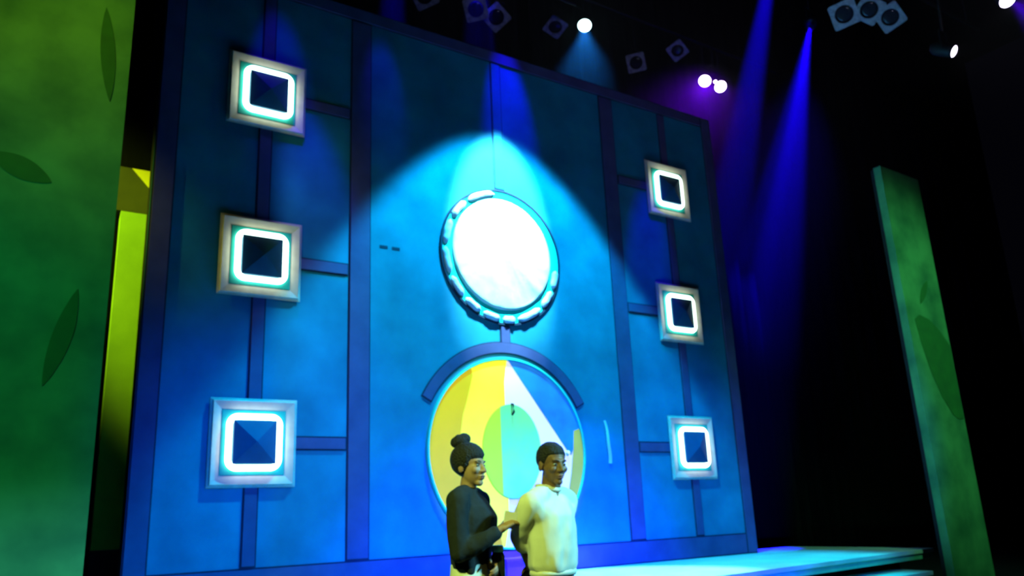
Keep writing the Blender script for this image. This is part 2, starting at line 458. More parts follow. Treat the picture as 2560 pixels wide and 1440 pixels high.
rim = [bm.verts.new((v.co.x, -0.019, v.co.z)) for v in rows[-1]]
for k in range(na):
    j = (k + 1) % na; bm.faces.new((rows[-1][k], rim[k], rim[j], rows[-1][j]))
bm.faces.new(rim)
link_mesh('film_disc', bm, MT['film'], port, True)

# ---------------------------------------------------------------- the round door
door = empty('round_door', (DX, 0, DZ), 'round stage door painted in yellow, white, blue and green shapes', 'door')
R = 1.215
def arc(cx, cz, rx, rz, a0, a1, n=40):
    return [(cx + rx * math.cos(D2R(a0 + (a1 - a0) * i / n)), cz + rz * math.sin(D2R(a0 + (a1 - a0) * i / n))) for i in range(n + 1)]
bm = bmesh.new(); ring_y(bm, 0, 0, R - 0.012, R + 0.010, -0.05, -0.001, n=128)
link_mesh('door_rim', bm, MT['cyanring'], door)
bm = bmesh.new(); prism_y(bm, arc(0, 0, R - 0.013, R - 0.013, 0, 357, 120), -0.012, -0.001)
link_mesh('door_leaf', bm, MT['d_pale'], door)
Ri = R - 0.014
def door_piece(name, pts, m, y0=-0.02, y1=-0.0125, label=None):
    bm = bmesh.new(); prism_y(bm, pts, y0, y1)
    o = link_mesh(name, bm, m, door)
    if label: o['label'] = label
TOP = (0.0, Ri)
# golden crescent down the left
cres = arc(0, 0, Ri, Ri, 118, 262) + [(-0.20, -1.05), (-0.42, -0.72), (-0.62, -0.28), (-0.72, 0.05), (-0.74, 0.22), (-0.70, 0.45), (-0.64, 0.62), (-0.57, 0.86), (-0.54, 0.96)]
door_piece('crescent_panel', cres, MT['d_orange'], label='golden crescent')
yel = [TOP] + arc(0, 0, Ri, Ri, 92, 118, 10) + [(-0.54, 0.96), (-0.57, 0.86), (-0.64, 0.62), (-0.70, 0.45), (-0.74, 0.22), (-0.72, 0.05), (-0.62, -0.28), (-0.42, -0.72), (-0.20, -1.05)] + arc(0, 0, Ri, Ri, 262, 264, 2) + [(-0.05, -0.9), (-0.05, 0.9)]
door_piece('yellow_panel', yel, MT['d_yellow'], label='bright yellow panel')
tri = [(0.02, Ri)] + arc(0, 0, Ri, Ri, 88, 16, 24) + [(1.0, -0.05), (0.93, 0.02)]
door_piece('blue_wedge', tri, MT['d_blue'], label='azure wedge')
oliv = arc(0, 0, Ri, Ri, -44, 15, 24) + [(1.06, 0.28), (1.03, 0.0), (0.98, -0.3), (0.90, -0.6)]
door_piece('olive_crescent', oliv, MT['d_olive'], -0.026, -0.0205, label='narrow olive crescent')
door_piece('oval_mint', arc(0.03, 0.0, 0.455, 0.605, -112, 112, 48), MT['d_mint'], -0.034, -0.0205, label='mint part of the oval')
door_piece('oval_lime', arc(0.03, 0.0, 0.455, 0.605, 112, 248, 40), MT['d_lime'], -0.034, -0.0205, label='lime part of the oval')
bm = bmesh.new()
tube(bm, [(0.04, -0.035, 0.61), (0.04, -0.075, 0.60), (0.045, -0.08, 0.50), (0.045, -0.035, 0.47)], 0.014, 8)
link_mesh('door_handle', bm, MT['black'], door, True)
bm = bmesh.new(); bmesh.ops.create_uvsphere(bm, u_segments=12, v_segments=8, radius=0.03, matrix=Matrix.Translation((0.93, -0.04, -0.02)))
link_mesh('door_catch', bm, MT['paper'], door, True)
# the step box under the door
t = empty('door_step', (0.02, -0.30, ZD), 'small purple step box on the deck below the round door', 'step')
bm = bmesh.new(); box(bm, -0.42, 0.42, -0.16, 0.16, 0, 0.20); link_mesh('box_body', bm, MT['purple'], t)
bm = bmesh.new(); box(bm, -0.44, 0.44, -0.175, 0.175, 0.20, 0.225); link_mesh('tread', bm, MT['purple'], t)

# ================================================================ GREEN WINGS AND LIME FLAT
def leaf_mesh(bm, a, b, wl, wr, y, th=0.006, n=16):
    a, b = Vector((a[0], 0, a[1])), Vector((b[0], 0, b[1]))
    d = (b - a); L = d.length; d.normalize(); nrm = Vector((d.z, 0, -d.x))
    pts = []
    for i in range(n + 1):
        f = i / n; pts.append(a + d * L * f + nrm * wr * math.sin(math.pi * f) ** 0.8)
    for i in range(n - 1, 0, -1):
        f = i / n; pts.append(a + d * L * f - nrm * wl * math.sin(math.pi * f) ** 0.8)
    prism_y(bm, [(p.x, p.z) for p in pts], y - th, y)

wing = empty('green_wing', (-7.0, -2.45, 0), 'huge mottled green wing with leaf shapes cutting off the near side', 'scenery wing', 'mottled green scenery wings')
bm = bmesh.new(); box(bm, -2.6, 1.81, 0.0, 0.12, 0.0, 9.6); link_mesh('wing_panel', bm, MT['green'], wing)
bm = bmesh.new(); box(bm, -2.6, 1.79, 0.121, 0.2, 0.0, 9.5); link_mesh('wing_frame', bm, MT['black'], wing)
for a, b, wl, wr in (((-6.06, 4.02), (-5.645, 3.86), 0.085, 0.085), ((-5.40, 5.45), (-5.31, 4.62), 0.055, 0.055), ((-5.40, 3.06), (-5.56, 2.33), 0.075, 0.055),
                     ((-6.5, 5.6), (-6.25, 4.9), 0.09, 0.08), ((-6.6, 2.4), (-6.2, 1.9), 0.1, 0.09)):
    bm = bmesh.new(); leaf_mesh(bm, (a[0] + 7, a[1]), (b[0] + 7, b[1]), wl, wr, -0.001); link_mesh('leaf_motif', bm, MT['leaf'], wing)

wing = empty('green_wing', (6.15, -2.45, 0), 'narrow mottled green wing standing apart in front of the dark curtain', 'scenery wing', 'mottled green scenery wings')
bm = bmesh.new(); prism_y(bm, [(-0.47, 0), (0.57, 0), (0.455, 6.32), (-0.59, 6.35)], 0.0, 0.12); link_mesh('wing_panel', bm, MT['green'], wing)
bm = bmesh.new(); prism_y(bm, [(-0.46, 0), (0.56, 0), (0.445, 6.30), (-0.58, 6.33)], 0.121, 0.18); link_mesh('wing_frame', bm, MT['black'], wing)
bm = bmesh.new(); leaf_mesh(bm, (0.17, 4.56), (-0.14, 4.16), 0.06, 0.07, -0.001); link_mesh('leaf_motif', bm, MT['leaf'], wing)
bm = bmesh.new(); prism_y(bm, [(0.475, 5.0)] + [(0.475, 2.42), (0.36, 2.40), (0.20, 2.45), (-0.02, 2.75), (-0.20, 3.15), (-0.30, 3.55), (-0.36, 3.90), (-0.2, 4.02), (0.1, 3.95), (0.36, 3.75)][0:1] + [(0.36, 2.40), (0.20, 2.46), (-0.02, 2.74), (-0.20, 3.15), (-0.30, 3.55), (-0.36, 3.92), (-0.18, 4.02), (0.08, 3.93), (0.30, 3.70)], -0.007, -0.001) if False else prism_y(bm, [(0.50, 2.43), (0.36, 2.42), (0.22, 2.48), (0.0, 2.75), (-0.18, 3.12), (-0.30, 3.52), (-0.37, 3.90), (-0.22, 3.98), (0.02, 3.93), (0.28, 3.76), (0.485, 3.56)], -0.007, -0.001)
link_mesh('leaf_motif', bm, MT['leaf'], wing)

flat = empty('lime_flat', (-4.9, 1.2, 0), 'lime green backstage flat in the gap between green wing and blue wall', 'scenery flat')
bm = bmesh.new(); box(bm, 0.215, 1.1, 0, 0.08, 1.125, 5.04); link_mesh('flat_panel', bm, MT['lime'], flat)
bm = bmesh.new(); box(bm, 0.0, 1.1, 0.0, 0.30, 5.045, 5.61); link_mesh('header', bm, MT['olive'], flat)  # olive kept extra dark so the triangle on it reads as lit
bm = bmesh.new(); box(bm, 0.215, 1.1, 0.0, 0.30, 0.0, 1.12); link_mesh('plinth', bm, MT['black'], flat)
bm = bmesh.new(); prism_y(bm, [(0.30, 5.605), (0.56, 5.605), (0.56, 5.33)], -0.012, -0.001)  # light spilling on the header, painted on as a yellow triangle
link_mesh('painted_light_patch', bm, MT['d_yellow'], flat)['label'] = 'bright yellow triangle painted as spilled light'

# ================================================================ LIGHTING RIG
def pipe(x0, x1, y, z, label):
    t = empty('lighting_pipe', ((x0 + x1) / 2, y, z), label, 'pipe', 'lighting pipes over the stage')
    bm = bmesh.new(); h = (x1 - x0) / 2
    tube(bm, [(-h, 0, 0), (h, 0, 0)], 0.03, 12); link_mesh('bar', bm, MT['steel'], t, True)
    for x in (-h * 0.85, 0.0, h * 0.85):
        bm = bmesh.new(); tube(bm, [(x, 0, 0.028), (x, 0, 17.98 - z)], 0.008, 6); link_mesh('suspension_cable', bm, MT['steel'], t)
pipe(1.5, 9.5, 2.0, 11.35, 'dark pipe crossing above the cyan and lilac lamps')
pipe(-4.0, 2.5, 1.0, 10.25, 'dark pipe over the unlit lanterns above the wall')
pipe(3.2, 8.6, -3.0, 9.45, 'dark pipe over the three unlit lanterns on the dark side')
pipe(5.0, 9.0, -4.0, 9.85, 'dark pipe carrying the corner lamp')

def stage_light(loc, target, label, pipe_z, lens=None, gel=True, r=0.135, size=0.2, roll=0, watts=0, color=(1, 1, 1), cone=20, group=None, snoot=False):
    L = Vector(loc); d = (Vector(target) - L).normalized()
    q = d.to_track_quat('Z', 'Y')
    root = empty('stage_light', loc, label, 'stage light', group)
    A = q.to_matrix().to_4x4() @ Matrix.Rotation(D2R(roll), 4, 'Z')
    bm = bmesh.new()
    lathe(bm, [(0, -0.36), (0.07, -0.35), (0.10, -0.30), (0.11, -0.18), (r + 0.012, -0.10), (r + 0.015, 0.0), (r + 0.002, 0.0), (r + 0.002, -0.03), (0, -0.03)], A)
    link_mesh('housing', bm, MT['lamp_body'], root, True)
    bm = bmesh.new(); lathe(bm, [(0, -0.028), (r, -0.028), (r * 0.98, -0.016), (r * 0.6, -0.006), (0, -0.002)], A)
    link_mesh('lens', bm, lens or MT['glass_dark'], root, True)
    if gel:
        bm = bmesh.new(); n = 48; s = size
        rows = []
        for i in range(n):
            a = 2 * math.pi * (i + 0.5) / n; cx, sy = math.cos(a), math.sin(a); k = s / max(abs(cx), abs(sy))
            ri = r * 0.98
            rows.append([bm.verts.new(A @ Vector((x, y, z))) for x, y, z in ((ri * cx, ri * sy, 0.012), (k * cx, k * sy, 0.012), (k * cx, k * sy, 0.024), (ri * cx, ri * sy, 0.024))])
        for i in range(n):
            p, q_ = rows[i], rows[(i + 1) % n]
            for j in range(4): bm.faces.new((p[j], p[(j + 1) % 4], q_[(j + 1) % 4], q_[j]))
        link_mesh('gel_frame', bm, MT['gel'], root)
    if snoot:
        bm = bmesh.new(); lathe(bm, [(r + 0.006, 0.0), (r + 0.006, 0.16), (r + 0.016, 0.16), (r + 0.016, 0.0)], A)
        link_mesh('snoot', bm, MT['lamp_body'], root, True)
    side = Vector((1, 0, 0)) if abs(d.x) < 0.8 else Vector((0, 1, 0))
    side = (side - d * side.dot(d)).normalized(); c = -0.14 * d; w = r + 0.03
    top = Vector((0, 0, 0.30))
    bm = bmesh.new(); tube(bm, [c + side * w, c + side * w + top, c - side * w + top, c - side * w], 0.011, 8)
    link_mesh('yoke', bm, MT['lamp_body'], root)
    bm = bmesh.new(); tube(bm, [c + top, Vector((0, 0, pipe_z - L.z - 0.12)), Vector((0, 0, pipe_z - L.z - 0.026))], 0.014, 8, up=(0.3, 0.9, 0.1))
    link_mesh('hanging_clamp', bm, MT['steel'], root)
    if watts:
        spot('lamp_beam', L + d * 0.06, L + d * 2, watts, color, cone, 0.6, 0.05)
    return root
BLUE = (0.006, 0.0, 1.0)
stage_light((3.54, 2.0, 10.71), (2.75, 1.15, 9.2), 'lit cyan lamp glowing alone over the middle of the blue wall', 11.35, MT['lens_cyan'], gel=False, watts=3600, color=(0.01, 0.24, 1.0), cone=26)
stage_light((6.92, 2.0, 10.41), (5.7, 1.1, 9.1), 'lit lilac lamp with a wide violet beam, nearer the cyan lamp of the close pair', 11.35, MT['lens_lilac'], gel=False, watts=3500, color=(0.16, 0.0, 1.0), cone=44, group='lilac lamp pair')
stage_light((7.43, 2.0, 10.41), (6.6, 0.7, 8.9), 'lit lilac lamp on the dark side of the close pair', 11.35, MT['lens_lilac'], gel=False, watts=200, color=(0.16, 0.0, 1.0), cone=40, group='lilac lamp pair')
stage_light((7.21, 1.95, 10.45), (6.5, 0.9, 9.2), 'tiny lit pilot lamp tucked between the two lilac lamps', 11.35, MT['lens_lilac'], gel=False, r=0.04)
stage_light((5.34, -3.98, 7.49), (5.44, -4.78, 6.89), 'small half-hidden violet lamp low on the dark side', 9.85, MT['lens_violet'], gel=False, r=0.085, snoot=False)
stage_light((7.45, -4.0, 9.07), (6.9, -5.0, 7.6), 'lit violet lamp cut by the upper corner of the frame', 9.85, MT['lens_violet'], gel=False, watts=1200, color=(0.08, 0.0, 1.0), cone=40)
CP = CAMPOS
def facing(loc, dx=0.0, dz=0.0):
    d = (CP - Vector(loc)).normalized(); return Vector(loc) + d + Vector((dx, 0, dz))
for loc, rl, pz, lb, dz in (((0.34, 1.0, 9.42), 12, 10.25, 'unlit lantern with round-holed gel frame over the wall, nearer the green wing of two', -0.25),
                        ((0.74, 1.0, 9.40), 40, 10.25, 'unlit lantern with tilted gel frame over the wall, nearer the cyan lamp of two', -0.25),
                        ((-0.62, 1.0, 9.34), 25, 10.25, 'unlit lantern peeking in at the top edge above the wall', -0.3),
                        ((4.87, 2.0, 10.27), 6, 11.35, 'unlit lantern with faint square frame under the pipe, between cyan and lilac lamps', -0.1),
                        ((6.15, 2.0, 10.95), 30, 11.35, 'unlit lantern hugging the pipe above the lilac pair', -0.5),
                        ((2.79, 2.0, 10.45), 50, 11.35, 'unlit lantern turned edge-on beside the lit cyan lamp', -0.9),
                        ((4.34, -3.0, 8.34), 10, 9.45, 'unlit lantern with clear square gel frame, lowest-hung of the three on the dark side', -0.15),
                        ((5.05, -3.0, 8.66), 48, 9.45, 'unlit lantern with diamond-tilted frame, middle of the three on the dark side', -0.2),
                        ((5.63, -3.0, 8.72), 22, 9.45, 'unlit lantern with tilted frame, third of the three farthest from the wall', -0.2)):
    stage_light(loc, facing(loc, 0.0, dz), lb, pz, None, True, 0.135, 0.19, rl, group='unlit lanterns with gel frames')
stage_light((8.9, 0.8, 14.9), (6.75, 0.8, 9.25), 'blue beam lamp above the far end of the wall', 17.98, MT['glass_dark'], gel=False, watts=90000, color=BLUE, cone=6.5, group='blue beam lamps')
stage_light((9.35, 0.8, 11.95), (7.95, 0.8, 8.25), 'blue beam lamp over the dark gap beside the wall', 17.98, MT['glass_dark'], gel=False, watts=70000, color=BLUE, cone=10, group='blue beam lamps')

stage_light((-1.15, 0.9, 11.6), (-1.25, 0.9, 8.0), 'blue beam lamp behind the top of the wall, over its middle', 17.98, MT['glass_dark'], gel=False, watts=9000, color=BLUE, cone=9, group='blue beam lamps')
stage_light((0.35, 0.9, 12.0), (0.30, 0.9, 8.0), 'blue beam lamp behind the top of the wall, over the porthole', 17.98, MT['glass_dark'], gel=False, watts=12000, color=BLUE, cone=10, group='blue beam lamps')

# ================================================================ THE TWO PEOPLE
def ellipsoid(bm, c, r, rot=None):
    m = Matrix.Translation(c) @ (rot or Matrix.Identity(4)) @ Matrix.Diagonal((*r, 1))
    bmesh.ops.create_uvsphere(bm, u_segments=20, v_segments=14, radius=1.0, matrix=m)

def capsules(bm, pts, rs):
    for (p, r) in zip(pts, rs):
        bmesh.ops.create_uvsphere(bm, u_segments=14, v_segments=10, radius=r, matrix=Matrix.Translation(p))
    for i in range(len(pts) - 1):
        a, b = Vector(pts[i]), Vector(pts[i + 1])
        if (b - a).length < 1e-5: continue
        n = 14; d = (b - a).normalized(); u = d.orthogonal().normalized(); v = d.cross(u)
        A = [bm.verts.new(a + rs[i] * (math.cos(2 * math.pi * k / n) * u + math.sin(2 * math.pi * k / n) * v)) for k in range(n)]
        B = [bm.verts.new(b + rs[i + 1] * (math.cos(2 * math.pi * k / n) * u + math.sin(2 * math.pi * k / n) * v)) for k in range(n)]
        bm.faces.new(A[::-1]); bm.faces.new(B)
        for k in range(n): bm.faces.new((A[k], A[(k + 1) % n], B[(k + 1) % n], B[k]))

def loft(bm, rings, n=28, T=None, fold=0.0, seed=0.0):      # rings of (z, cx, cy, rx, ry)
    rows = []
    for z, cx, cy, rx, ry in rings:
        row = []
        for k in range(n):
            a = 2 * math.pi * k / n
            w = 1 + fold * noise.noise((math.cos(a) * 2.2 + seed, math.sin(a) * 2.2, z * 7))
            p = Vector((cx + rx * w * math.cos(a), cy + ry * w * math.sin(a), z))
            row.append(bm.verts.new(T @ p if T else p))
        rows.append(row)
    for a, b in zip(rows[:-1], rows[1:]):
        for k in range(n): bm.faces.new((a[k], a[(k + 1) % n], b[(k + 1) % n], b[k]))
    bm.faces.new(rows[0][::-1]); bm.faces.new(rows[-1])

def fuse(name, bm, m, parent, voxel=0.008, smooth=4, folds=0.0, fscale=14.0):
    me = bpy.data.meshes.new(name + '_raw')
    bmesh.ops.recalc_face_normals(bm, faces=bm.faces[:]); bm.to_mesh(me); bm.free()
    tmp = bpy.data.objects.new(name + '_raw', me); COL.objects.link(tmp)
    r = tmp.modifiers.new('r', 'REMESH'); r.mode = 'VOXEL'; r.voxel_size = voxel; r.use_smooth_shade = True
    s = tmp.modifiers.new('s', 'SMOOTH'); s.iterations = smooth; s.factor = 0.5
    dg = bpy.context.evaluated_depsgraph_get(); dg.update()
    out = bpy.data.meshes.new_from_object(tmp.evaluated_get(dg))
    out.name = name
    COL.objects.unlink(tmp); bpy.data.objects.remove(tmp); bpy.data.meshes.remove(me)
    if folds:
        nrm = [v.normal.copy() for v in out.vertices]
        for v, nn in zip(out.vertices, nrm):
            c = v.co
            f = noise.noise((c.x * fscale, c.y * fscale, c.z * fscale * 0.45 + c.x * 6)) + 0.5 * noise.noise((c.x * fscale * 2, c.y * fscale * 2, c.z * fscale))
            v.co = c + nn * f * folds
    for p in out.polygons: p.use_smooth = True
    out.materials.clear(); out.materials.append(m)
    o = bpy.data.objects.new(name, out); COL.objects.link(o); o.parent = parent
    return o

def rotz(a): return Matrix.Rotation(D2R(a), 4, 'Z')

def head_parts(bm, H, slim=1.0):
    def E(c, r): ellipsoid(bm, H @ Vector(c), r, H.to_3x3().to_4x4())
    E((0, .016, .035), (.074 * slim, .095, .084))
    E((0, -.022, -.03), (.061 * slim, .070, .083))
    E((0, -.066, -.096), (.026, .023, .020))
    E((0, -.076, .020), (.052 * slim, .017, .012))
    for s in (-1, 1):
        E((s * .037 * slim, -.064, -.026), (.024, .023, .022))
        E((s * .076 * slim, .010, -.012), (.010, .022, .031))
        E((s * .012, -.097, -.034), (.010, .010, .008))
    capsules(bm, [H @ Vector(p) for p in ((0, -.086, .008), (0, -.099, -.014), (0, -.109, -.030))], [.009, .010, .012])
    E((0, -.088, -.060), (.024, .012, .008))
    E((0, -.085, -.072), (.021, .012, .008))

def face_bits(root, H, slim=1.0):
    for s in (-1, 1):
        bm = bmesh.new(); ellipsoid(bm, H @ Vector((s * .031 * slim, -.0765, .000)), (.0125, .0100, .0070), H.to_3x3().to_4x4())
        e = link_mesh('eye', bm, MT['eye'], root, True)
        bm = bmesh.new(); ellipsoid(bm, H @ Vector((s * .031 * slim, -.0842, .000)), (.0052, .0032, .0052), H.to_3x3().to_4x4())
        link_mesh('iris', bm, MT['iris'], e, True)
        bm = bmesh.new(); capsules(bm, [H @ Vector(p) for p in ((s * .014, -.0915, .020), (s * .032 * slim, -.0885, .0245), (s * .050 * slim, -.0745, .020))], [.0022, .0028, .0018])
        link_mesh('eyebrow', bm, MT['hair'], root, True)
    bm = bmesh.new(); ellipsoid(bm, H @ Vector((0, -.0945, -.061)), (.021, .007, .0055), H.to_3x3().to_4x4())
    ellipsoid(bm, H @ Vector((0, -.092, -.0715)), (.018, .007, .006), H.to_3x3().to_4x4())
    link_mesh('lips', bm, MT['lip'], root, True)

def hair_cap(root, H, slim, front, low, name='hair', thick=.008):
    bm = bmesh.new(); bmesh.ops.create_uvsphere(bm, u_segments=48, v_segments=36, radius=1.0)
    for v in bm.verts:
        c = v.co.copy(); p = Vector((c.x * (.074 * slim + thick), .017 + c.y * (.095 + thick), .036 + c.z * (.084 + thick)))
        line = low + (front - low) * min(1, max(0, (0.045 - p.y) / 0.10)) ** 1.2
        if p.z < line:
            k = min(1, (line - p.z) / 0.03); f = 1 - 0.22 * k
            p = Vector((p.x * f, .017 + (p.y - .017) * f, p.z))
        else:
            p += (p - Vector((0, .017, .036))).normalized() * .0025 * noise.noise(p * 60)
        v.co = H @ p
    return link_mesh(name, bm, MT['hair'], root, True)

def hand_parts(bm, wrist, d, back, thumb, curl=0.5, s=1.0):
    """wrist point, pointing direction, back-of-hand normal, thumb side"""
    d = Vector(d).normalized(); back = Vector(back); back = (back - d * back.dot(d)).normalized(); side = d.cross(back)
    if side.dot(Vector(thumb)) < 0: side = -side
    w = Vector(wrist)
    capsules(bm, [w - d * .02 * s, w + d * .02 * s], [.026 * s, .026 * s])
    for k in range(4):
        off = (0.027 - 0.018 * k) * s
        base = w + d * (.088 - .004 * abs(k - 1)) * s + side * off
        capsules(bm, [w + d * .02 * s + side * off * 0.7, base], [.0145 * s, .0115 * s])
        L = (.041, .046, .043, .033)[k] * s; p = base; ang = 0.0; pts = [p]; rr = [.0095 * s]
        for seg, f in enumerate((1.0, .68, .55)):
            ang += curl * (0.75 + 0.1 * k)
            p = p + (d * math.cos(ang) - back * math.sin(ang)) * L * f
            pts.append(p); rr.append((.0088, .008, .0070)[seg] * s)
        capsules(bm, pts, rr)
    b0 = w + d * .025 * s + side * .022 * s
    p1 = b0 + (d * .55 + side * .75 - back * .25).normalized() * .042 * s
    p2 = p1 + (d * .85 + side * .25 - back * .45).normalized() * .032 * s
    p3 = p2 + (d * .9 - back * .5).normalized() * .024 * s
    capsules(bm, [b0, p1, p2, p3], [.0145 * s, .012 * s, .0098 * s, .0078 * s])

def legs(bm, T, hipw, top, ry=.10, rx=.155):
    loft(bm, [(top - .26, 0, 0, rx * .95, ry * .95), (top - .16, 0, 0, rx * 1.05, ry * 1.12), (top - .06, 0, 0, rx, ry), (top, 0, 0, rx * .93, ry * .93)], T=T)
    for s in (-1, 1):
        P = [T @ Vector(p) for p in ((s * hipw, .0, top - .17), (s * hipw, -.01, .50), (s * (hipw + .005), .01, .10))]
        capsules(bm, [P[0], (P[0] + P[1]) / 2, P[1], (P[1] + P[2]) / 2, P[2]], [.088, .080, .062, .060, .056])

def shoes(root, T, hipw):
    for s in (-1, 1):
        bm = bmesh.new()
        capsules(bm, [T @ Vector((s * hipw, .045, .045)), T @ Vector((s * hipw, -.04, .045)), T @ Vector((s * (hipw + .01), -.13, .036))], [.043, .045, .035])
        ellipsoid(bm, T @ Vector((s * hipw, .03, .08)), (.045, .05, .045))
        fuse('shoe', bm, MT['shoe'], root, .008, 3)

YAW = -0.59655
def V(*a): return Vector(a)

# ---- woman in the black jumper
wo = empty('person', (-3.5507, -4.8831, 0), 'woman with a topknot in black jumper and off-white trousers, seen side-on', 'person', rot=(0, 0, YAW))
T = Matrix.Translation((0.02, 0, 0)) @ rotz(68)
H = Matrix.Translation((0.030, -0.01, 1.604)) @ rotz(56) @ Matrix.Rotation(D2R(2), 4, 'X')
sh_n, el_n, wr_n = V(-0.035, -0.165, 1.405), V(-0.03, -0.185, 1.135), V(0.170, -0.165, 1.230)
sh_f, el_f, wr_f = V(0.075, 0.155, 1.405), V(0.045, 0.19, 1.15), V(0.108, 0.01, 1.07)
bm = bmesh.new()
head_parts(bm, H, 0.92)
capsules(bm, [V(0.03, 0.0, 1.56), V(0.012, 0, 1.46), V(0.01, 0, 1.38)], [.047, .050, .07])
loft(bm, [(1.0, 0, 0, .12, .075), (1.12, 0, 0, .11, .07), (1.30, 0, -.01, .12, .08), (1.40, 0, 0, .10, .045)], T=T)
for a, b, c in ((sh_n, el_n, wr_n), (sh_f, el_f, wr_f)):
    capsules(bm, [a, b, c], [.04, .033, .024])
legs(bm, T, .085, 1.02, .075, .125)
hand_parts(bm, wr_n + V(.028, .004, .018), V(.8, .15, .5), V(-.3, -.5, .7), V(-.3, .5, .8), 0.6, 0.92)
hand_parts(bm, wr_f + V(.014, -.03, -.012), V(.55, -.65, -.15), V(.35, .6, .4), V(.1, 0, 1), 0.85, 0.92)
fuse('body', bm, MT['skin2'], wo, .0055, 3)
face_bits(wo, H, 0.92)
hair_cap(wo, H, 0.95, .060, -.10, thick=.016)
B = H @ V(0.03, .075, .138)
bm = bmesh.new()
for k, (o_, r) in enumerate((((0, 0, 0), .048), ((.02, .004, .012), .040), ((-.022, .0, -.008), .040), ((.004, .016, .004), .044))):
    ellipsoid(bm, B + V(*o_) + V(-.012, 0, .008), (r, r * .95, r * .85))
bun = fuse('hair_bun', bm, MT['hair'], wo, .006, 3, .003, 60)
bm = bmesh.new(); ax = (B - (H @ V(0, .017, .036))).normalized(); c0 = B - ax * .036
u = ax.orthogonal().normalized(); vv = ax.cross(u)
tube(bm, [c0 + .034 * (math.cos(2 * math.pi * k / 20) * u + math.sin(2 * math.pi * k / 20) * vv) for k in range(20)], .010, 8, True)
link_mesh('hair_tie', bm, MT['tie'], wo, True)
bm = bmesh.new()      # jumper
loft(bm, [(1.045, 0, .0, .150, .100), (1.10, 0, 0, .150, .108), (1.18, 0, -.012, .148, .115), (1.26, 0, -.022, .158, .126), (1.315, 0, -.026, .162, .132), (1.37, 0, -.006, .165, .112), (1.42, 0, .008, .150, .082), (1.452, 0, .006, .10, .062), (1.482, 0, .0, .060, .056)], T=T, fold=.05, seed=2)
capsules(bm, [sh_n, (sh_n + el_n) / 2 + V(-.008, -.005, 0), el_n, (el_n + wr_n) / 2 + V(0, -.004, -.008), wr_n], [.066, .060, .054, .050, .040])
capsules(bm, [sh_f, (sh_f + el_f) / 2, el_f, (el_f + wr_f) / 2, wr_f], [.064, .058, .052, .046, .038])
for s_ in (sh_n, sh_f):
    capsules(bm, [V(0.012, 0, 1.452), V(0.012, 0, 1.452).lerp(s_, .55) + V(0, 0, .012), s_], [.050, .052, .062])
capsules(bm, [V(0.0, -.10, 1.12), V(0.02, -.115, 1.035)], [.06, .035])
fuse('jumper', bm, MT['sweater_black'], wo, .008, 7, .007, 13)
bm = bmesh.new()
legs(bm, T, .088, 1.075, .110, .155)
fuse('trousers', bm, MT['trousers_white'], wo, .009, 4, .005, 12)
shoes(wo, T, .088)
# what she holds
def at_person(root, p): return Vector(root.location) + (Matrix.Rotation(YAW, 4, 'Z') @ Vector(p))
bt = empty('drink_bottle', at_person(wo, (.176, -.055, .958)), 'dark drink bottle with a blue lid held low by the woman', 'bottle')
bm = bmesh.new(); lathe(bm, [(0, 0), (.033, 0), (.037, .01), (.037, .145), (.030, .165), (0, .165)], None, 24); link_mesh('bottle_body', bm, MT['bottle'], bt, True)
bm = bmesh.new(); lathe(bm, [(0, .166), (.032, .166), (.032, .195), (.026, .203), (0, .203)], None, 24); link_mesh('bottle_lid', bm, MT['bottle_lid'], bt, True)
pp = empty('folded_paper', at_person(wo, (.250, -.150, 1.290)), 'small folded white paper in the raised hand of the woman', 'paper', rot=(0.3, 0.15, YAW))
bm = bmesh.new(); prism_y(bm, [(-.035, -.04), (.035, -.045), (.042, .05), (-.028, .055)], -.002, .0005); prism_y(bm, [(-.035, -.04), (.030, -.042), (.030, .035), (-.03, .045)], .001, .003)
link_mesh('paper_sheet', bm, MT['paper'], pp)

# ---- man in the cream sweatshirt
mn = empty('person', (-3.1457, -5.1581, 0), 'man with cropped hair in cream sweatshirt, hands behind his back', 'person', rot=(0, 0, YAW))
T = Matrix.Translation((-0.008, 0, 0)) @ rotz(50)
H = Matrix.Translation((0.016, -0.02, 1.594)) @ rotz(30) @ Matrix.Rotation(D2R(6), 4, 'X')
sh_n, el_n, wr_n = V(-0.118, -0.135, 1.375), V(-0.178, -0.03, 1.205), V(-0.135, 0.10, 1.03)
sh_f, el_f, wr_f = V(0.095, 0.135, 1.385), V(0.03, 0.235, 1.20), V(-0.09, 0.17, 1.03)
bm = bmesh.new()
head_parts(bm, H, 0.95)
capsules(bm, [V(0.012, 0.0, 1.55), V(0.0, 0.01, 1.44), V(-0.005, 0, 1.36)], [.053, .058, .075])
loft(bm, [(0.95, 0, 0, .13, .08), (1.10, 0, 0, .12, .08), (1.28, 0, 0, .125, .075), (1.39, 0, 0.01, .09, .045)], T=T)
for a, b, c in ((sh_n, el_n, wr_n), (sh_f, el_f, wr_f)):
    capsules(bm, [a, b, (b + c) / 2, c], [.042, .038, .036, .027])
legs(bm, T, .09, .98, .09, .14)
hand_parts(bm, wr_n + V(.015, .02, -.015), V(.6, .6, -.5), V(-.6, .6, 0), V(0, 0, 1), 0.45)
hand_parts(bm, wr_f + V(-.015, -.01, -.02), V(-.7, -.3, -.5), V(-.5, .8, .2), V(0, 0, 1), 0.5)
fuse('body', bm, MT['skin'], mn, .0055, 3)
face_bits(mn, H, 0.95)
hair_cap(mn, H, 0.97, .066, -.045, thick=.007)
bm = bmesh.new()      # sweatshirt
